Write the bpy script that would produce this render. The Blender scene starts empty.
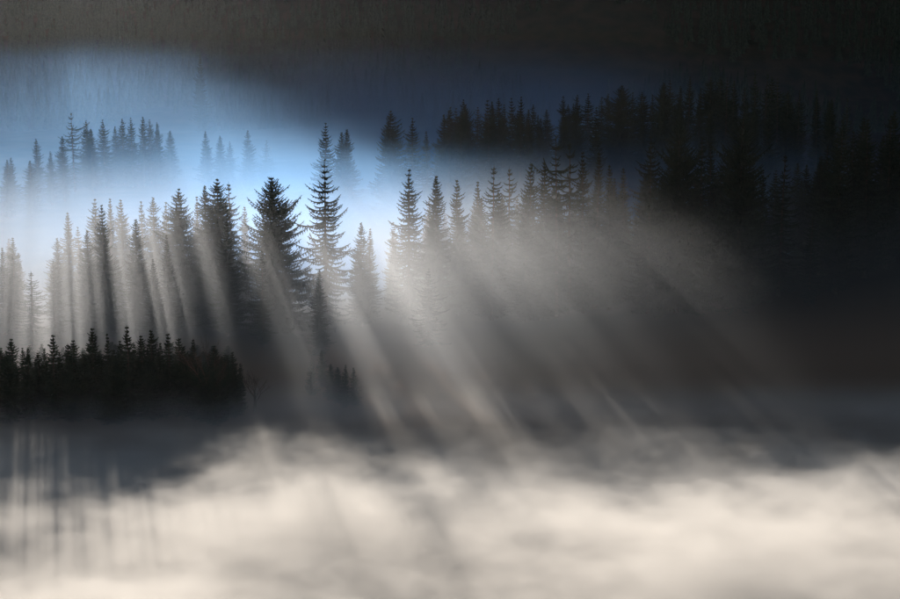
import bpy, math, random
import numpy as np
from mathutils import Vector, noise as mnoise

R = math.radians
sc = bpy.context.scene
col = sc.collection

# ------------------------------------------------------------------ camera
# x to the right, y into the view, z up; the camera stands on a slope at z = 0
F = 1680.0            # focal length in pixels of the 900 x 599 photograph
HORIZON = 20.0        # row of the horizon in the photograph
PITCH = math.atan((299.5 - HORIZON) / F)
cam = bpy.data.objects.new('camera', bpy.data.cameras.new('camera'))
col.objects.link(cam)
cam.location = (0, 0, 0)
cam.rotation_euler = (R(90) - PITCH, 0, 0)
cam.data.sensor_width = 36
cam.data.lens = 36 * F / 900
cam.data.clip_start = 0.5
cam.data.clip_end = 6000
sc.camera = cam

# ------------------------------------------------------------------ sun and sky
def ray(px, py):
    """direction of a pixel of the photograph, scaled so that y = 1"""
    dx, dy = (px - 450) / F, (299.5 - py) / F
    c, s = math.cos(PITCH), math.sin(PITCH)
    v = Vector((dx, c + dy * s, -s + dy * c))
    return v / v.y

SUN = ray(40, -300)                      # the shafts of light meet here
SUN_EL = math.atan2(SUN.z, math.hypot(SUN.x, SUN.y))
SUN_AZ = math.atan2(SUN.x, SUN.y)        # from +y towards +x
ld = bpy.data.lights.new('sun', 'SUN')
ld.energy = 5.0
ld.angle = R(0.4)
ld.color = (1.0, 0.90, 0.79)
sun = bpy.data.objects.new('sun', ld)
col.objects.link(sun)
sun.rotation_euler = (-SUN).to_track_quat('-Z', 'Y').to_euler()
sun.location = (-400, 1500, 600)

world = bpy.data.worlds.new('World')
sc.world = world
world.use_nodes = True
wn = world.node_tree
wn.nodes.clear()
sky = wn.nodes.new('ShaderNodeTexSky')
sky.sky_type = 'NISHITA'
sky.sun_disc = False
sky.sun_elevation = SUN_EL
sky.sun_rotation = SUN_AZ
sky.altitude = 800
bg = wn.nodes.new('ShaderNodeBackground')
bg.inputs['Strength'].default_value = 0.05
wo = wn.nodes.new('ShaderNodeOutputWorld')
wn.links.new(sky.outputs[0], bg.inputs[0])
wn.links.new(bg.outputs[0], wo.inputs['Surface'])

sc.view_settings.view_transform = 'Standard'
sc.view_settings.look = 'None'
sc.view_settings.exposure = 0.82
sc.view_settings.gamma = 1.0

cy = sc.cycles
cy.use_denoising = True
try:
    cy.denoiser = 'OPENIMAGEDENOISE'
    cy.denoising_input_passes = 'RGB_ALBEDO_NORMAL'
    cy.denoising_prefilter = 'ACCURATE'
except Exception:
    pass
cy.use_adaptive_sampling = False
cy.max_bounces = 4
cy.diffuse_bounces = 1
cy.glossy_bounces = 0
cy.transmission_bounces = 0
cy.volume_bounces = 1
cy.transparent_max_bounces = 32
cy.volume_step_rate = 1.0
cy.volume_max_steps = 256
cy.sample_clamp_indirect = 4
cy.caustics_reflective = False
cy.caustics_refractive = False

rng = random.Random(7)

TENS = ['', 'first', 'second', 'third', 'fourth', 'fifth', 'sixth', 'seventh', 'eighth', 'ninth', 'tenth', 'eleventh', 'twelfth', 'thirteenth', 'fourteenth', 'fifteenth', 'sixteenth', 'seventeenth', 'eighteenth', 'nineteenth', 'twentieth']
def ordinal(k, n):
    if k == 1: return 'leftmost'
    if k == n: return 'rightmost'
    return TENS[k] + ' from the left' if k <= (n + 1) // 2 else TENS[n - k + 1] + ' from the right'


# ------------------------------------------------------------------ helpers
def tag(o, label=None, cat=None, group=None, kind=None):
    if label: o['label'] = label
    if cat: o['category'] = cat
    if group: o['group'] = group
    if kind: o['kind'] = kind
    return o

def link(name, data, parent=None):
    o = bpy.data.objects.new(name, data)
    col.objects.link(o)
    if parent is not None:
        o.parent = parent
    return o

def mesh_from(name, V, Fc, mat=None, smooth=False):
    me = bpy.data.meshes.new(name)
    me.from_pydata([tuple(v) for v in V], [], [tuple(f) for f in Fc])
    if mat: me.materials.append(mat)
    if smooth:
        me.polygons.foreach_set('use_smooth', [True] * len(me.polygons))
    me.update()
    return me

def sstep(a, b, x):
    t = min(1.0, max(0.0, (x - a) / (b - a)))
    return t * t * (3 - 2 * t)

def n2(x, y, s, seed=0.0):
    return mnoise.noise(Vector((x / s + seed, y / s - seed, seed * 0.37)))

# ------------------------------------------------------------------ materials
def surf_mat(name, c1, c2, scale, rough=0.9, bump=0.0):
    m = bpy.data.materials.new(name)
    m.use_nodes = True
    nt = m.node_tree
    b = nt.nodes['Principled BSDF']
    tc = nt.nodes.new('ShaderNodeTexCoord')
    no = nt.nodes.new('ShaderNodeTexNoise')
    no.inputs['Scale'].default_value = scale
    no.inputs['Detail'].default_value = 4
    nt.links.new(tc.outputs['Object'], no.inputs['Vector'])
    rp = nt.nodes.new('ShaderNodeValToRGB')
    rp.color_ramp.elements[0].position = 0.35
    rp.color_ramp.elements[1].position = 0.65
    rp.color_ramp.elements[0].color = (*c1, 1)
    rp.color_ramp.elements[1].color = (*c2, 1)
    nt.links.new(no.outputs[0], rp.inputs[0])
    nt.links.new(rp.outputs[0], b.inputs['Base Color'])
    b.inputs['Roughness'].default_value = rough
    b.inputs['Specular IOR Level'].default_value = 0.0
    if bump:
        bp = nt.nodes.new('ShaderNodeBump')
        bp.inputs['Strength'].default_value = bump
        nt.links.new(no.outputs[0], bp.inputs['Height'])
        nt.links.new(bp.outputs[0], b.inputs['Normal'])
    return m

M_NEEDLE = surf_mat('spruce_needles', (0.018, 0.027, 0.018), (0.036, 0.046, 0.028), 0.8)
M_BARK = surf_mat('bark', (0.045, 0.032, 0.024), (0.10, 0.075, 0.058), 3.0, bump=0.4)
M_TWIG = surf_mat('bare_twigs', (0.07, 0.045, 0.035), (0.14, 0.09, 0.065), 2.0)
M_GROUND = surf_mat('autumn_grass', (0.016, 0.015, 0.010), (0.034, 0.027, 0.018), 0.09, bump=0.3)
nt = M_GROUND.node_tree          # rust-brown meadow at the foot of the wooded slope, forest floor elsewhere
sx = nt.nodes.new('ShaderNodeSeparateXYZ')
mr = nt.nodes.new('ShaderNodeMapRange'); mr.interpolation_type = 'SMOOTHSTEP'
mr.inputs['From Min'].default_value = 330; mr.inputs['From Max'].default_value = 285
mx = nt.nodes.new('ShaderNodeMixRGB'); mx.inputs[2].default_value = (0.17, 0.095, 0.052, 1)
bs = nt.nodes['Principled BSDF']
src = bs.inputs['Base Color'].links[0].from_socket
tcn = [n for n in nt.nodes if n.type == 'TEX_COORD'][0]
nt.links.new(tcn.outputs['Object'], sx.inputs[0])
nt.links.new(sx.outputs[1], mr.inputs['Value'])
nt.links.new(mr.outputs[0], mx.inputs[0])
nt.links.new(src, mx.inputs[1])
nt.links.new(mx.outputs[0], bs.inputs['Base Color'])

def vol_mat(name, color, g, rate=1.0):
    """an empty volume material; returns the tree, the volume node and z-aware helpers"""
    m = bpy.data.materials.new(name)
    m.use_nodes = True
    nt = m.node_tree
    nt.nodes.clear()
    out = nt.nodes.new('ShaderNodeOutputMaterial')
    pv = nt.nodes.new('ShaderNodeVolumePrincipled')
    pv.inputs['Color'].default_value = (*color, 1)
    pv.inputs['Anisotropy'].default_value = g
    nt.links.new(pv.outputs[0], out.inputs['Volume'])
    m.cycles.volume_step_rate = rate
    return m, nt, pv

class NT:
    """tiny wrapper for writing node arithmetic"""
    def __init__(s, nt):
        s.nt = nt
        s.tc = nt.nodes.new('ShaderNodeTexCoord')
        s.sep = nt.nodes.new('ShaderNodeSeparateXYZ')
        nt.links.new(s.tc.outputs['Object'], s.sep.inputs[0])
        s.x, s.y, s.z = s.sep.outputs
    def m(s, op, a, b=0.0, c=None):
        n = s.nt.nodes.new('ShaderNodeMath')
        n.operation = op
        for i, v in enumerate((a, b) if c is None else (a, b, c)):
            if isinstance(v, (int, float)): n.inputs[i].default_value = v
            else: s.nt.links.new(v, n.inputs[i])
        return n.outputs[0]
    def ramp(s, v, a, b, lo=0.0, hi=1.0, smooth=True):
        n = s.nt.nodes.new('ShaderNodeMapRange')
        n.interpolation_type = 'SMOOTHSTEP' if smooth else 'LINEAR'
        s.nt.links.new(v, n.inputs['Value'])
        for k, q in (('From Min', a), ('From Max', b), ('To Min', lo), ('To Max', hi)):
            if isinstance(q, (int, float)): n.inputs[k].default_value = q
            else: s.nt.links.new(q, n.inputs[k])
        return n.outputs[0]
    def noise(s, sx, sy, sz, detail=2.0, off=(0, 0, 0), dist=0.0, rough=0.5):
        mp = s.nt.nodes.new('ShaderNodeMapping')
        mp.inputs['Scale'].default_value = (1 / sx, 1 / sy, 1 / sz)
        mp.inputs['Location'].default_value = off
        s.nt.links.new(s.tc.outputs['Object'], mp.inputs[0])
        n = s.nt.nodes.new('ShaderNodeTexNoise')
        n.inputs['Scale'].default_value = 1.0
        n.inputs['Detail'].default_value = detail
        n.inputs['Roughness'].default_value = rough
        n.inputs['Distortion'].default_value = dist
        s.nt.links.new(mp.outputs[0], n.inputs['Vector'])
        return n.outputs[0]

def box(name, x0, x1, y0, y1, z0, z1, mat):
    V = [(x, y, z) for x in (x0, x1) for y in (y0, y1) for z in (z0, z1)]
    Fc = [(0, 1, 3, 2), (4, 6, 7, 5), (0, 4, 5, 1), (2, 3, 7, 6), (0, 2, 6, 4), (1, 5, 7, 3)]
    return link(name, mesh_from(name, V, Fc, mat))

# ------------------------------------------------------------------ terrain
UA = -SUN_AZ
def u_of(x, y):            # distance across the sun's direction
    return x * math.cos(UA) + y * math.sin(UA)

def crest_z(u):            # unseen skyline of the far mountain, raised on the right to shade that side
    b = 62 + 300 * sstep(48, 186, u) + 16 * sstep(20, -40, u)
    b += 16 * n2(u, 0, 45, 3.1) + 9 * n2(u, 0, 15, 9.2)
    return b

def ground(x, y):
    # the camera's own slope, the valley with the fog sea, the wooded flat, the mountain
    z = -61.0
    if y < 250:
        z -= 13 * sstep(250, 215, y)
    if y < 140:
        z = max(z, -3.0 - 0.52 * max(y, -40) if y > -40 else 10)
    z += (3.0 * n2(x, y, 60, 1.7) + 0.8 * n2(x, y, 15, 5.5)) * (0.25 + 0.75 * sstep(275, 320, y))
    # knoll on the right
    z += 14 * math.exp(-(((x - 95) / 55) ** 2 + ((y - 345) / 50) ** 2))
    z += 16 * math.exp(-(((x - 70) / 110) ** 2 + ((y - 520) / 55) ** 2))
    if y > 950:
        t = (y - 950) / 650
        c = crest_z(u_of(x, y)) + 61
        if t <= 1:
            z += c * (0.35 * t + 0.65 * t * t * (3 - 2 * t)) + 9 * n2(x, y, 120, 8.8) * t
        else:
            z += c * max(0.2, 1 - 0.5 * (t - 1))
    return z

def grid(xs, ys):
    V = [(x, y, ground(x, y)) for y in ys for x in xs]
    nx = len(xs)
    Fc = [(j * nx + i, j * nx + i + 1, (j + 1) * nx + i + 1, (j + 1) * nx + i) for j in range(len(ys) - 1) for i in range(nx - 1)]
    return V, Fc

xs = list(np.concatenate([np.arange(-1500, -300, 40), np.arange(-300, 300, 6), np.arange(300, 1501, 40)]))
ys = list(np.concatenate([np.arange(-200, 600, 6), np.arange(600, 1700, 14), np.arange(1700, 2101, 40)]))
V, Fc = grid(xs, ys)
tag(link('ground', mesh_from('ground', V, Fc, M_GROUND, True)), kind='structure')

# ------------------------------------------------------------------ spruces
def spruce_mesh(seed, H=30.0, slope=0.33, Rm=4.4, gap=0.55, dens=1.0, bare=0.05, ragged=0.12, up=0.35, keep=1.0):
    """crown of a spruce as many small needle-twig faces on drooping branches"""
    r = random.Random(seed)
    V, Fc = [], []
    def tri(a, b, c):
        n = len(V); V.extend((a, b, c)); Fc.append((n, n + 1, n + 2))
    z = H * bare
    lean = [0.0, 0.0]
    while z < H - 0.3:
        t = z / H
        rad = Rm * (1 - math.exp(-slope * (H - z) / Rm)) * (0.6 + 0.4 * min(1, (t - bare) / 0.12)) * max(0.45, 1 + ragged * r.gauss(0, 1)) + 0.10
        nb = max(4, int(round((4 + 7 * (1 - math.exp(-(H - z) / 8))) * dens)))
        a0 = r.random() * 6.28
        for k in range(nb):
            if r.random() > keep: continue
            a = a0 + k * 6.283 / nb + r.uniform(-0.35, 0.35)
            L = max(0.3, rad * r.uniform(0.62, 1.12) * (1 + 0.75 * mnoise.noise(Vector((math.cos(a) * 1.1 + seed, math.sin(a) * 1.1, z / 3.2)))))
            el = up * 1.3 * t ** 1.6 - 0.38 * (1 - t) + r.uniform(-0.12, 0.12)
            ca, sa = math.cos(a), math.sin(a)
            zz = z + r.uniform(-0.25, 0.25) * gap
            n = max(2, int(L / 0.42))
            pts = []
            for i in range(n + 1):
                s = i / n
                droop = -0.16 * L * math.sin(s * 2.4) + 0.22 * L * s * s * 0.9
                pts.append((ca * L * s, sa * L * s, zz + math.sin(el) * L * s + droop))
            # wooden spine with needles along it
            for i in range(n):
                p, q = Vector(pts[i]), Vector(pts[i + 1])
                w = 0.15 * (1 - 0.6 * i / n) + 0.03
                w2 = 0.15 * (1 - 0.6 * (i + 1) / n) + 0.03
                hz = Vector((-sa, ca, 0))
                b = len(V)
                V.extend((p - hz * w, p + hz * w, q + hz * w2, q - hz * w2)); Fc.append((b, b + 1, b + 2, b + 3))
                b = len(V)
                V.extend((p + Vector((0, 0, w * .6)), p - Vector((0, 0, w)), q - Vector((0, 0, w2)), q + Vector((0, 0, w2 * .6)))); Fc.append((b, b + 1, b + 2, b + 3))
                # side twigs, shorter to the tip, hanging slightly
                tl = (0.30 * L * (1 - i / n) + 0.22) * r.uniform(0.7, 1.25)
                for sg in (-1, 1):
                    if r.random() < 0.12: continue
                    d = (Vector((ca, sa, 0)) * 0.62 + Vector((-sa, ca, 0)) * sg * 0.8)
                    d.z = -0.28 - 0.25 * r.random()
                    e = p + d * tl
                    wv = Vector((ca, sa, r.uniform(-0.5, 0.5))) * 0.15
                    tri(p - wv, p + wv, e)
                # hanging twig
                if r.random() < 0.75:
                    e = p + Vector((ca * 0.25, sa * 0.25, -1)) * (0.16 * L * (1 - 0.6 * i / n) + 0.18) * r.uniform(0.6, 1.2)
                    wv = Vector((ca, sa, 0)) * 0.14
                    tri(p - wv, p + wv, e)
        z += gap * r.uniform(0.75, 1.25) * (1.15 if H - z < 5 else 0.9)
    # leader shoot
    for a in (0, 1.57):
        w = Vector((math.cos(a), math.sin(a), 0)) * 0.10
        top = Vector((0, 0, H))
        tri(Vector((0, 0, H - 1.6)) - w, Vector((0, 0, H - 1.6)) + w, top)
    return V, Fc

def tube(V, Fc, pts, rads, n=6):
    base = len(V)
    P = [Vector(p) for p in pts]
    for i, p in enumerate(P):
        d = (P[min(i + 1, len(P) - 1)] - P[max(i - 1, 0)]).normalized()
        a = d.orthogonal().normalized(); b = d.cross(a)
        for k in range(n):
            t = 6.28319 * k / n
            V.append(p + (a * math.cos(t) + b * math.sin(t)) * rads[i])
    for i in range(len(P) - 1):
        for k in range(n):
            Fc.append((base + i * n + k, base + i * n + (k + 1) % n, base + (i + 1) * n + (k + 1) % n, base + (i + 1) * n + k))

def trunk_mesh(seed, H=30.0):
    r = random.Random(seed)
    V, Fc = [], []
    f = H / 30.0
    zs = [-2, 0.0, 0.6, 4, 9, 15, 21, 26, 29.5]
    rd = [0.55, 0.48, 0.36, 0.32, 0.27, 0.21, 0.14, 0.08, 0.03]
    tube(V, Fc, [(r.uniform(-.06, .06), r.uniform(-.06, .06), z * f) for z in zs], [q * (0.4 + 0.6 * f) for q in rd], 8)
    return mesh_from('trunk', V, Fc, M_BARK, True)

KINDS = {
    'dense':   [dict(seed=11, slope=.36, Rm=4.6), dict(seed=12, slope=.40, Rm=4.3, ragged=0.2), dict(seed=13, slope=.33, Rm=5.0, gap=0.5), dict(seed=14, slope=.44, Rm=4.8, dens=.85, gap=.7), dict(seed=15, slope=.31, Rm=4.0, ragged=.25)],
    'slim':    [dict(seed=21, slope=.26, Rm=3.2, dens=0.9), dict(seed=22, slope=.30, Rm=3.0, dens=0.85, ragged=0.2), dict(seed=23, slope=.22, Rm=3.6), dict(seed=24, slope=.33, Rm=2.8, gap=.75, keep=.85)],
    'wide':    [dict(seed=31, slope=.62, Rm=7.2, ragged=0.14, up=0.55, dens=1.15), dict(seed=32, slope=.60, Rm=7.0, ragged=0.1, up=0.3, dens=1.15)],
    'sparse':  [dict(seed=41, slope=.50, Rm=5.6, dens=0.75, gap=0.8, ragged=0.25, keep=0.9), dict(seed=42, slope=.45, Rm=5.0, dens=0.6, gap=0.85, ragged=0.2, keep=0.8)],
    'ragged':  [dict(seed=51, slope=.9, Rm=4.0, dens=0.6, gap=1.25, ragged=0.45, keep=0.75)],
    'young':   [dict(seed=61, H=16.0, slope=.42, Rm=2.7, gap=.42), dict(seed=62, H=16.0, slope=.36, Rm=2.5, gap=.45, ragged=0.2), dict(seed=63, H=16.0, slope=.48, Rm=2.9, gap=.44), dict(seed=64, H=16.0, slope=.30, Rm=2.2, gap=.5, dens=.8)],
}
MESHES = {}
for kd, lst in KINDS.items():
    MESHES[kd] = []
    for p in lst:
        Vv, Ff = spruce_mesh(**p)
        MESHES[kd].append((mesh_from('crown', Vv, Ff, M_NEEDLE), trunk_mesh(p['seed'], p.get('H', 30.0)), p.get('H', 30.0)))

def place(px, py, d):
    v = ray(px, py)
    return v.x * d, d, v.z * d

THICKET = []          # trees past the countable ones: (crown mesh, location, angle, width, height factor)
def thicket(px, py, d, kind, wf=1.0):
    x, y, zt = place(px, py, d)
    zg = ground(x, y)
    h = max(6.0, zt - zg)
    cm, tm, H0 = MESHES[kind][rng.randrange(len(MESHES[kind]))]
    s = h / H0
    THICKET.append((cm, (x, y, zg), rng.uniform(0, 6.28), (0.6 * s + 0.4) * wf, s))

def join_thicket(name, label):
    Vs, Ls, Ss, base = [], [], [], 0
    for cm, loc, a, w, s in THICKET:
        n = len(cm.vertices)
        v = np.empty(n * 3, np.float32); cm.vertices.foreach_get('co', v); v = v.reshape(-1, 3)
        c, si = math.cos(a), math.sin(a)
        q = np.stack([(v[:, 0] * c - v[:, 1] * si) * w + loc[0], (v[:, 0] * si + v[:, 1] * c) * w + loc[1], v[:, 2] * s + loc[2]], 1)
        L = np.empty(len(cm.loops), np.int32); cm.loops.foreach_get('vertex_index', L)
        S = np.empty(len(cm.polygons), np.int32); cm.polygons.foreach_get('loop_total', S)
        Vs.append(q); Ls.append(L + base); Ss.append(S); base += n
    V, L, S = np.concatenate(Vs), np.concatenate(Ls), np.concatenate(Ss)
    me = bpy.data.meshes.new(name)
    me.vertices.add(len(V)); me.vertices.foreach_set('co', V.ravel().astype(np.float32))
    me.loops.add(len(L)); me.loops.foreach_set('vertex_index', L)
    me.polygons.add(len(S)); me.polygons.foreach_set('loop_start', np.concatenate([[0], np.cumsum(S)[:-1]]).astype(np.int32))
    me.materials.append(M_NEEDLE)
    me.update(calc_edges=True)
    tag(link(name, me), label, kind='stuff')
    THICKET.clear()

def spruce(px, py, d, kind='dense', label='', group=None, wf=1.0, var=None, name='spruce_tree', cat='spruce tree'):
    """a spruce whose tip stands at pixel (px, py) at y = d"""
    x, y, zt = place(px, py, d)
    zg = ground(x, y)
    h = max(6.0, zt - zg)
    lst = MESHES[kind]
    cm, tm, H0 = lst[rng.randrange(len(lst)) if var is None else var % len(lst)]
    root = link(name, None)
    root.location = (x, y, zg)
    s = h / H0
    sw = (0.6 * s + 0.4) * wf * rng.uniform(0.92, 1.08)
    root.scale = (sw, sw, s)
    root.rotation_euler = (R(rng.uniform(-1.2, 1.2)), R(rng.uniform(-1.2, 1.2)), rng.uniform(0, 6.28))
    link('trunk', tm, root)
    link('crown', cm, root)
    tag(root, label, cat, group)
    return root

# --- the front slope: trees with their own look
MAIN = [
 (2, 247, 330, 'slim', 'pale misty spruce cut by the left edge of the photo, above the dark near row'),
 (18, 252, 338, 'slim', 'thin faint spruce in mist, just left of the bushy see-through spruce at the far left'),
 (53, 260, 326, 'slim', 'small narrow grey spruce in mist right of the bushy see-through spruce at left'),
 (67, 211, 352, 'slim', 'tall very pale spruce dissolving in bright mist, left of the tall dark spire'),
 (78, 226, 350, 'slim', 'short pale spruce tip between the palest tall spruce and the dark spire at left'),
 (93, 198, 348, 'dense', 'pale tall spruce immediately left of and behind the dark spire'),
 (103, 204, 322, 'dense', 'dark spire spruce casting the long dark shadow through the mist at left'),
 (87, 230, 326, 'dense', 'grey spruce leaning against the left flank of the dark spire'),
 (108, 197, 356, 'slim', 'faint spruce tip just right behind the dark spire'),
 (121, 199, 354, 'dense', 'faint broad spruce between the dark spire and the grey shadow-casting spruce right of it'),
 (134, 218, 324, 'dense', 'mid grey slender cone spruce, second strong shadow caster from the left'),
 (143, 200, 352, 'slim', 'faint thin spruce tip right above the mid grey cone spruce'),
 (153, 197, 350, 'dense', 'pale spruce behind and left of the small dark narrow pair'),
 (153, 258, 312, 'slim', 'small dark narrow spruce, lower one of the small dark pair'),
 (166, 234, 314, 'slim', 'small dark narrow spruce, upper one of the small dark pair'),
 (165, 201, 350, 'slim', 'faint spruce tip between the pale spruce and the dark pointed spruce left of centre'),
 (178, 188, 334, 'wide', 'dark pointed broad spruce standing alone between the small pair and the three close tops'),
 (196, 195, 346, 'slim', 'pale thin spruce left of the three close dark tops'),
 (206, 185, 334, 'dense', 'left one of the three close tops left of the big dark spruce'),
 (218, 178, 330, 'wide', 'highest and darkest of the three close tops left of the big dark spruce'),
 (231, 180, 338, 'sparse', 'thin-branched light spruce, right one of the three close tops'),
 (225, 221, 316, 'dense', 'dark short spruce standing in front of the three close tops'),
 (244, 205, 350, 'slim', 'pale thin spruce in the gap left of the big dark spruce'),
 (275, 175, 324, 'wide', 'big dark spruce with upswept branches beside the white glow'),
 (262, 250, 308, 'slim', 'small grey spruce in mist in front of the big dark spruce'),
 (325, 157, 326, 'sparse', 'tallest see-through spruce with bare gaps, right of the white glow'),
 (361, 222, 328, 'dense', 'low grey spruce right of the tall see-through spruce'),
 (369, 227, 334, 'slim', 'low grey thin spruce, right twin beside the low grey spruce'),
 (318, 268, 300, 'slim', 'dim slender spruce drowned in shadow below the tall see-through spruce'),
 (408, 168, 330, 'dense', 'pointed spruce with light shafts below, first right of the bright gap'),
 (435, 174, 332, 'dense', 'pointed spruce, second right of the bright gap'),
 (458, 178, 338, 'dense', 'shorter pale spruce, third right of the bright gap'),
 (476, 180, 342, 'slim', 'short thin spruce left of the spruce with layered open branches'),
 (492, 163, 334, 'sparse', 'spruce with layered open branches near the middle of the ridge'),
 (510, 165, 344, 'sparse', 'light thin spruce right of the spruce with layered open branches'),
 (529, 163, 338, 'dense', 'grey bushy spruce left of the ragged-topped tree'),
 (545, 160, 340, 'dense', 'dark spruce touching the ragged-topped tree from the left'),
 (559, 135, 334, 'ragged', 'dark spruce with ragged broken-looking top, tallest of the middle ridge'),
 (571, 144, 336, 'ragged', 'dark open-branched spruce just right of the ragged-topped tree'),
 (585, 149, 338, 'slim', 'thin dark spire, left of two thin tips right of the ragged-topped tree'),
 (597, 150, 342, 'slim', 'thin dark spire, right of two thin tips right of the ragged-topped tree'),
 (611, 163, 338, 'slim', 'small dark tip above the last warm light shafts'),
 (626, 166, 344, 'slim', 'low faint tip left of the black spruces on the right'),
 (651, 134, 326, 'dense', 'leftmost of the large black spruces on the right'),
 (680, 118, 324, 'wide', 'broad black spruce, second of the large black spruces on the right'),
 (703, 135, 330, 'slim', 'narrow black spruce between the two broad black spruces'),
 (713, 140, 332, 'slim', 'shorter black spruce leaning on the tallest black spruce'),
 (740, 116, 320, 'wide', 'tallest broad black spruce on the right, standing over the dark slope'),
 (764, 168, 330, 'slim', 'low black spruce right of the tallest broad black one'),
 (783, 152, 322, 'sparse', 'black spruce with open branches, left of the dim orange light'),
 (812, 215, 314, 'slim', 'small black spruce tip in front of the dim orange light'),
]
WF = {(275, 175): 1.18, (325, 157): 1.15, (740, 116): 1.05, (680, 118): 1.1, (103, 204): 0.9}
for px, py, d, kd, lab in MAIN:
    spruce(px, py, d, kd, lab, 'spruces along the misty ridge', wf=WF.get((px, py), 1.0))

# dense dark edge on the right and shadowed filler trees inside the ridge
for i in range(12):
    px = 826 + i * 9 + rng.uniform(-3, 3)
    spruce(px, 132 - 2 * i + rng.uniform(-16, 16), rng.uniform(318, 345), 'dense', 'black spruce, %s in the solid dark stand at the right edge' % ordinal(i + 1, 12), 'black stand at the right edge')
for i in range(120):
    px = rng.uniform(392, 835)
    if any(a < px < b for a, b in ((396, 404), (419, 428), (446, 452), (482, 486), (518, 523), (600, 606), (636, 642))): continue
    top = 213 + rng.uniform(-14, 30) - 22 * sstep(430, 540, px) - 26 * sstep(630, 680, px) - 8 * n2(px, 0, 26, 2.2)
    if i >= 66:
        thicket(px, top + 6, rng.uniform(338, 372), rng.choice(['dense', 'slim', 'dense']))
        continue
    spruce(px, top, rng.uniform(330, 366), rng.choice(['dense', 'slim', 'dense']), 'dim spruce filling the shadowed ridge between the taller tops', 'shadowed spruces inside the ridge')
for i in range(16):
    px = rng.uniform(0, 255)
    spruce(px, 246 + rng.uniform(-12, 20), rng.uniform(335, 360), rng.choice(['dense', 'slim']), 'pale low spruce blurred by the bright mist between the taller left-hand trees', 'low misty spruces on the left')


# --- the near row, black
NEAR = [(0, 347, 'dense'), (10, 338, 'dense'), (22, 347, 'slim'), (27, 346, 'slim'), (38, 352, 'dense'), (45, 348, 'slim'), (52, 333, 'dense'), (60, 350, 'slim'),
        (67, 342, 'dense'), (74, 339, 'dense'), (83, 350, 'slim'), (91, 327, 'dense'), (100, 350, 'slim'), (107, 332, 'slim'), (113, 348, 'dense'), (119, 340, 'slim'),
        (128, 324, 'dense'), (134, 342, 'slim'), (141, 335, 'dense'), (151, 329, 'dense'), (160, 342, 'slim'), (169, 332, 'dense'), (178, 337, 'dense'),
        (184, 345, 'slim'), (192, 337, 'slim'), (214, 345, 'dense'), (222, 354, 'slim'), (233, 351, 'slim'), (240, 362, 'slim')]
NL = {0: 'black young spruce at the very left end of the near row', 1: 'black young spruce, second at the left end of the near row',
      6: 'tall black young spruce with a dense cone, third peak of the near row', 9: 'black young spruce with bright specks of mist showing through its branches',
      8: 'black young spruce with bright specks of mist, left neighbour of the other speckled one',
      11: 'second tallest black young spruce of the near row, right of the speckled pair', 13: 'faint thin-tipped young spruce between the two tallest of the near row',
      16: 'tallest black young spruce of the near row', 19: 'pointed black young spruce two tops right of the tallest in the near row',
      21: 'dark young spruce left of the fan-shaped bare tree', 27: 'last dark pointed young spruce but one at the right end of the near row',
      28: 'lowest young spruce ending the near row on the right'}
for i, (px, py, kd) in enumerate(NEAR):
    spruce(px, py, 254 + rng.uniform(-2, 5), 'young', NL.get(i, 'black young spruce, %s among the peaks of the near row' % ordinal(i + 1, len(NEAR))), 'young spruces in the near row', wf=1.15 if kd == 'dense' else 0.75)
for i in range(110):
    thicket(rng.uniform(-45, 234), 355 + rng.uniform(-4, 9), rng.uniform(250, 285), 'young', 1.25)
spruce(345, 364, 262, 'young', 'small dark spruce, left of the pair alone below the shafts', 'pair of small spruces below the shafts', wf=0.85)
spruce(354, 367, 263, 'young', 'small dark spruce, right of the pair alone below the shafts', 'pair of small spruces below the shafts', wf=0.85)

# --- bare broadleaved trees
def bare_tree(px, py, d, label, spread=0.42, seed=1):
    x, y, zt = place(px, py, d)
    zg = ground(x, y)
    h = zt - zg
    r = random.Random(seed)
    Vt, Ft, Vb, Fb = [], [], [], []
    tube(Vt, Ft, [(0, 0, -1), (0.05, 0, h * 0.25), (0, 0.08, h * 0.5)], [0.26, 0.2, 0.12], 7)
    def grow(p, dr, L, rad, lev):
        q = p + dr * L
        mid = p + dr * L * 0.5 + Vector((r.uniform(-1, 1), r.uniform(-1, 1), 0)) * L * 0.05
        tube(Vb, Fb, [p, mid, q], [rad, rad * 0.8, rad * 0.55], 4)
        if lev == 0: return
        for k in range(3 if lev > 1 else 4):
            nd = (dr + Vector((r.uniform(-1, 1), r.uniform(-1, 1), r.uniform(-0.1, 0.7))) * spread).normalized()
            grow(q if k < 2 else mid, nd, L * r.uniform(0.62, 0.8), rad * 0.55, lev - 1)
    for k in range(7):
        a = k * 0.9 + r.uniform(-0.2, 0.2)
        p = Vector((0, 0, h * (0.22 + 0.045 * k)))
        grow(p, Vector((math.cos(a) * spread, math.sin(a) * spread, 1)).normalized(), h * 0.27, 0.08, 3)
    zmax = max(v.z for v in Vb)
    for v in Vb:
        v.z = h * 0.2 + (v.z - h * 0.2) * (h - h * 0.2) / (zmax - h * 0.2)
    root = link('bare_tree', None)
    root.location = (x, y, zg)
    link('trunk', mesh_from('trunk', Vt, Ft, M_BARK, True), root)
    link('branches', mesh_from('branches', Vb, Fb, M_TWIG, True), root)
    tag(root, label, 'bare tree')
for px, py, d, lab in [(311, 371, 270, 'dark spruce left of the lone small pair, half sunk in shadow'), (322, 350, 276, 'taller shadowed spruce up-slope left of the lone small pair'),
                       (331, 377, 267, 'lowest shadowed spruce touching the lone small pair from the left'), (338, 371, 265, 'low shadowed spruce directly left of the lone small pair')]:
    spruce(px, py, d, 'young', lab, wf=0.8)
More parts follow.
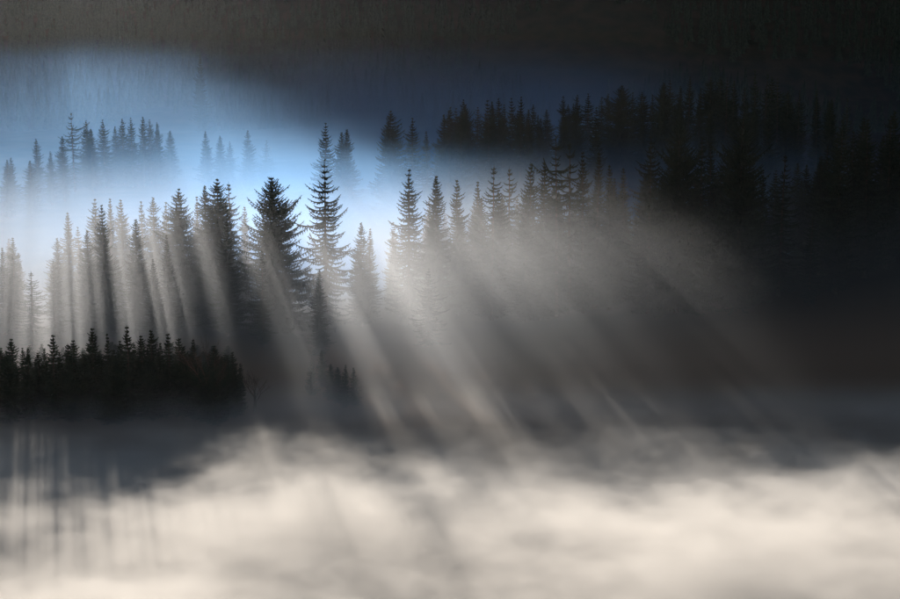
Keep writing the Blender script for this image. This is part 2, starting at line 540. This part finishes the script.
bare_tree(205, 333, 252, 'leafless tree with fan of fine upright twigs near the right end of the near row', seed=3)
spruce(30, 271, 318, 'sparse', 'bushy see-through spruce in the mist above the left part of the near row', wf=1.2, var=1)
bare_tree(254, 368, 258, 'small rounded leafless tree glowing brown in a thin light shaft', 0.6, seed=8)
spruce(428, 268, 306, 'sparse', 'faint lone spruce drowned in the broad light shafts right of the bright gap', wf=0.9)

# --- middle distance
MIDA = [(6, 159, 400), (11, 157, 405), (30, 160, 400), (37, 138, 440), (50, 151, 430), (62, 136, 440), (72, 113, 470), (86, 120, 480), (91, 128, 470), (103, 119, 480),
        (115, 126, 490), (122, 118, 490), (131, 117, 480), (142, 116, 480), (150, 119, 490), (158, 122, 485), (169, 130, 495)]
for px, py, d in MIDA:
    lab = {72: 'tallest flat-topped spruce of the blue misty clump at upper left', 62: 'thin blue-grey spruce standing left of the blue misty clump',
           37: 'thin blue-grey spruce high on the left, second from the left edge clump', 30: 'stubby spruce in blue mist near the left edge'}.get(px, 'blue-grey spruce, %s in the hazy clump at upper left' % ordinal([a for a, _, _ in MIDA].index(px) + 1, len(MIDA)))
    spruce(px, py, d * 1.28, 'dense' if px != 72 else 'ragged', lab, 'blue misty clump at upper left', wf=rng.uniform(.85, 1.2))
for px, py, d in [(205, 131, 620), (220, 135, 620), (230, 141, 630), (247, 130, 615), (266, 140, 630)]:
    spruce(px, py, d, 'dense', 'very faint small spruce in the line dissolving in blue mist left of centre', 'faint line of spruces in blue mist')
for px, py, d, kd, lab in [
    (325, 122, 470, 'dense', 'blue-grey spruce directly above the tall see-through spruce'),
    (340, 131, 480, 'dense', 'blue-grey small spruce, left of the twin tips above the bright gap'),
    (346, 128, 480, 'dense', 'blue-grey small spruce, right of the twin tips above the bright gap'),
    (390, 110, 470, 'wide', 'broad blue-grey cone spruce rising alone above the bright gap'),
    (412, 117, 475, 'dense', 'blue-grey spruce close right of the broad lone cone'),
    (427, 130, 485, 'slim', 'small faint spruce between the lone cone pair and the dark clump')]:
    spruce(px, py, d, kd, lab, 'blue spruces behind the bright gap')
CL = sorted([(443, 114), (449, 110), (456, 107), (467, 103), (478, 106), (490, 99), (500, 97), (506, 104), (513, 97), (521, 96), (529, 108), (461, 116), (484, 112), (516, 110)])
for ki, (px, py) in enumerate(CL):
    spruce(px, py, 475 + rng.uniform(-15, 25), rng.choice(['dense', 'dense', 'wide', 'slim']), 'dark blue spruce, %s in the compact clump behind the middle ridge' % ordinal(ki + 1, len(CL)), 'compact dark clump in the middle distance', wf=rng.uniform(.8, 1.1))
ROW = [(540, 113), (548, 108), (563, 93), (571, 99), (578, 90), (589, 90), (600, 93), (609, 94), (620, 85), (631, 92), (643, 86), (652, 90), (663, 83), (670, 81), (680, 84),
               (690, 78), (700, 82), (709, 76), (720, 80), (728, 79), (735, 77), (746, 82), (757, 73), (765, 75), (772, 80), (779, 77), (790, 88), (800, 85), (817, 88), (830, 95), (846, 92)]
for ki, (px, py) in enumerate(ROW):
    spruce(px + rng.uniform(-2, 2), py + rng.uniform(-4, 6), 545 + rng.uniform(-25, 30), rng.choice(['dense', 'dense', 'wide', 'slim', 'sparse']), 'black spruce, %s in the long row behind the ridge at upper right' % ordinal(ki + 1, len(ROW)), 'long dark row at upper right', wf=rng.uniform(.75, 1.2))
for i in range(34):
    thicket(rng.uniform(445, 835), 112 + rng.uniform(-14, 8), rng.uniform(470, 520), 'dense', 0.9)
join_thicket('spruce_thicket', 'dark spruce thicket closing the gaps between the trees that stand out')

# --- far mountain forest
def low_spruce(seed):
    r = random.Random(seed)
    V, Fc = [], []
    n, H = 9, 24.0
    for i in range(n):
        z0 = 2 + i * (H - 2) / n
        rad = 3.6 * (1 - i / n) + 0.3
        top = (0, 0, min(H, z0 + 4.4))
        k = 7
        a0 = r.random()
        for j in range(k):
            a = a0 + j * 6.283 / k
            b = a + 0.75
            V += [(math.cos(a) * rad * r.uniform(.7, 1.2), math.sin(a) * rad * r.uniform(.7, 1.2), z0 - r.random()),
                  (math.cos(b) * rad * r.uniform(.7, 1.2), math.sin(b) * rad * r.uniform(.7, 1.2), z0 - r.random()), top]
            Fc.append((len(V) - 3, len(V) - 2, len(V) - 1))
    return V, Fc
LOW = [low_spruce(s) for s in (1, 2, 3)]
LOWM = [mesh_from('crown', v, f, M_NEEDLE) for v, f in LOW]
pts = []
while len(pts) < 15000:
    y = rng.uniform(930, 1660)
    x = rng.uniform(-0.42 * y - 60, 0.34 * y + 60)
    if y < 1100 and n2(x, y, 90, 4.4) > 0.15: continue
    pts.append((x, y, ground(x, y), rng.uniform(0.4, 0.85)))
def row_of(x, y, z):
    return HORIZON - z / y * F
vis = [p for p in pts if abs(p[0] / p[1] * F) < 445 and 5 < row_of(p[0], p[1], p[2] + 20) < 70]
vis.sort(key=lambda p: p[1])
near = vis[:40]
nearset = set(id(p) for p in near)
for x, y, z, s in near:
    o = link('far_spruce', LOWM[rng.randrange(3)])
    o.location = (x, y, z - 0.5); o.scale = (s, s, s * rng.uniform(0.85, 1.2)); o.rotation_euler = (0, 0, rng.uniform(0, 6))
    tag(o, 'tiny dark spruce among the lower trees of the far hillside forest', 'spruce tree', 'trees at the foot of the far forest')
x, y, z = place(200, 54, 900)
o = link('far_spruce', MESHES['dense'][0][0]); zg = ground(x, y)
o.location = (x, y, zg); s = (z - zg) / 30; o.scale = (s * .8, s * .8, s)
tag(o, 'lone small spruce sticking out of the blue haze at the foot of the far forest', 'spruce tree')
for p in pts:
    if id(p) in nearset: continue
    THICKET.append((LOWM[rng.randrange(3)], (p[0], p[1], p[2] - 0.5), rng.uniform(0, 6.28), p[3], p[3] * rng.uniform(0.85, 1.2)))
join_thicket('far_forest', 'dark conifer forest covering the far mountainside')

# ------------------------------------------------------------------ air
# thin even haze over everything
m, nt, pv = vol_mat('haze_air', (0.86, 0.92, 1.0), 0.72)
pv.inputs['Density'].default_value = 0.000006
tag(box('haze', -1600, 1600, -250, 2150, -90, 440, m), kind='stuff')

def step(m, size, metres):
    m.cycles.volume_step_rate = metres / (sum(size) / 30)

# fog of the wooded flat in front of the ridge
m, nt, pv = vol_mat('ridge_mist_air', (0.88, 0.93, 1.0), 0.52)
N = NT(nt)
big = N.noise(60, 50, 26, 2.0)
ys_ = N.m('ADD', N.y, N.ramp(N.x, -34, -16, 0.0, 26.0))      # right of the near row the mist reaches further down
top = N.m('ADD', N.ramp(ys_, 256, 300, -54.0, -33.0, smooth=False), N.ramp(N.y, 296, 335, 0.0, 3.0))
rel = N.m('ADD', N.m('SUBTRACT', top, N.z), N.m('MULTIPLY', N.m('SUBTRACT', big, 0.5), 14.0))   # metres under the fog top
prof = N.ramp(rel, -3.0, 14.0)
frt = N.m('MULTIPLY', N.ramp(ys_, 256, 268), N.ramp(N.y, 364, 340))
nt.links.new(N.m('MULTIPLY', N.m('MULTIPLY', N.m('MULTIPLY', prof, frt), N.m('MULTIPLY', N.ramp(N.x, -95, -35, 0.5, 1.0), N.ramp(N.x, -8, 44, 1.0, 0.4))), 0.0062), pv.inputs['Density'])
tag(box('ridge_mist', -190, 190, 222, 364, -72, -18, m), kind='stuff')
step(m, (380, 142, 54), 9.0)

# fog behind the ridge, the blue of skylight put into its colour
m, nt, pv = vol_mat('valley_mist_air', (0.29, 0.57, 1.0), 0.40)
N = NT(nt)
big = N.noise(140, 90, 22, 2.0, off=(3.3, 1.1, 0.4))
lay = N.noise(700, 120, 9, 1.0, off=(1.3, 5.1, 0.4))
rel = N.m('ADD', N.m('SUBTRACT', N.ramp(N.y, 500, 1000, -32.0, -14.0), N.z), N.m('MULTIPLY', N.m('SUBTRACT', big, 0.5), 14.0))
rel = N.m('ADD', rel, N.m('MULTIPLY', N.m('SUBTRACT', lay, 0.5), 8.0))
prof = N.ramp(rel, -5.0, 24.0)
fr = N.ramp(N.y, 340, 364)
# thicker mist in the gap behind the tallest trees, added to brighten the glow
pocket = N.m('MULTIPLY', N.m('MULTIPLY', N.ramp(N.x, -75, -38), N.ramp(N.x, 8, -16)), N.ramp(N.y, 480, 400))
fr = N.m('MULTIPLY', fr, N.m('ADD', 1.0, N.m('MULTIPLY', pocket, 1.6)))
thin = N.m('MULTIPLY', N.ramp(N.x, -130, -45, 0.38, 1.0), N.ramp(N.x, 40, 150, 1.0, 0.06))  # thinning at the sides, and with distance below, stands in for shade
nt.links.new(N.m('MULTIPLY', N.m('MULTIPLY', N.m('MULTIPLY', prof, fr), N.m('MULTIPLY', thin, N.ramp(N.y, 380, 640, 1.0, 0.55))), 0.0048), pv.inputs['Density'])
tag(box('valley_mist', -420, 420, 340, 1300, -72, -2, m), kind='stuff')
step(m, (840, 960, 70), 20.0)

# the sea of fog below: a high puffy bank in front, low fog between it and the trees
m, nt, pv = vol_mat('fog_sea_air', (0.96, 0.935, 0.90), 0.17)
N = NT(nt)
big = N.noise(34, 22, 13, 1.0, off=(0.7, 2.1, 0.0))
fine = N.noise(7, 5, 3.2, 2.0, off=(4.7, 2.1, 0.0), rough=0.65)
near = N.ramp(N.y, 247, 158)
amp = N.m('ADD', N.m('MULTIPLY', near, 14.0), N.ramp(N.y, 266, 235, 1.0, 7.0))
rise = N.m('MULTIPLY', near, N.ramp(N.x, -50, -22, 2.5, 9.0))
top = N.m('ADD', rise, N.ramp(N.y, 225, 262, -60.5, -57.5))
nz = N.m('ADD', N.m('SUBTRACT', big, 0.5), N.m('MULTIPLY', N.m('SUBTRACT', fine, 0.5), 0.8))
rel = N.m('ADD', N.m('SUBTRACT', top, N.z), N.m('MULTIPLY', nz, amp))
prof = N.ramp(rel, -3.0, 7.0)
fr = N.m('MULTIPLY', N.ramp(N.y, 268, 256), N.ramp(N.y, 70, 95))
nt.links.new(N.m('MULTIPLY', N.m('MULTIPLY', prof, fr), 0.10), pv.inputs['Density'])
tag(box('fog_sea', -150, 150, 70, 275, -78, -36, m), kind='stuff')
step(m, (300, 205, 42), 4.0)
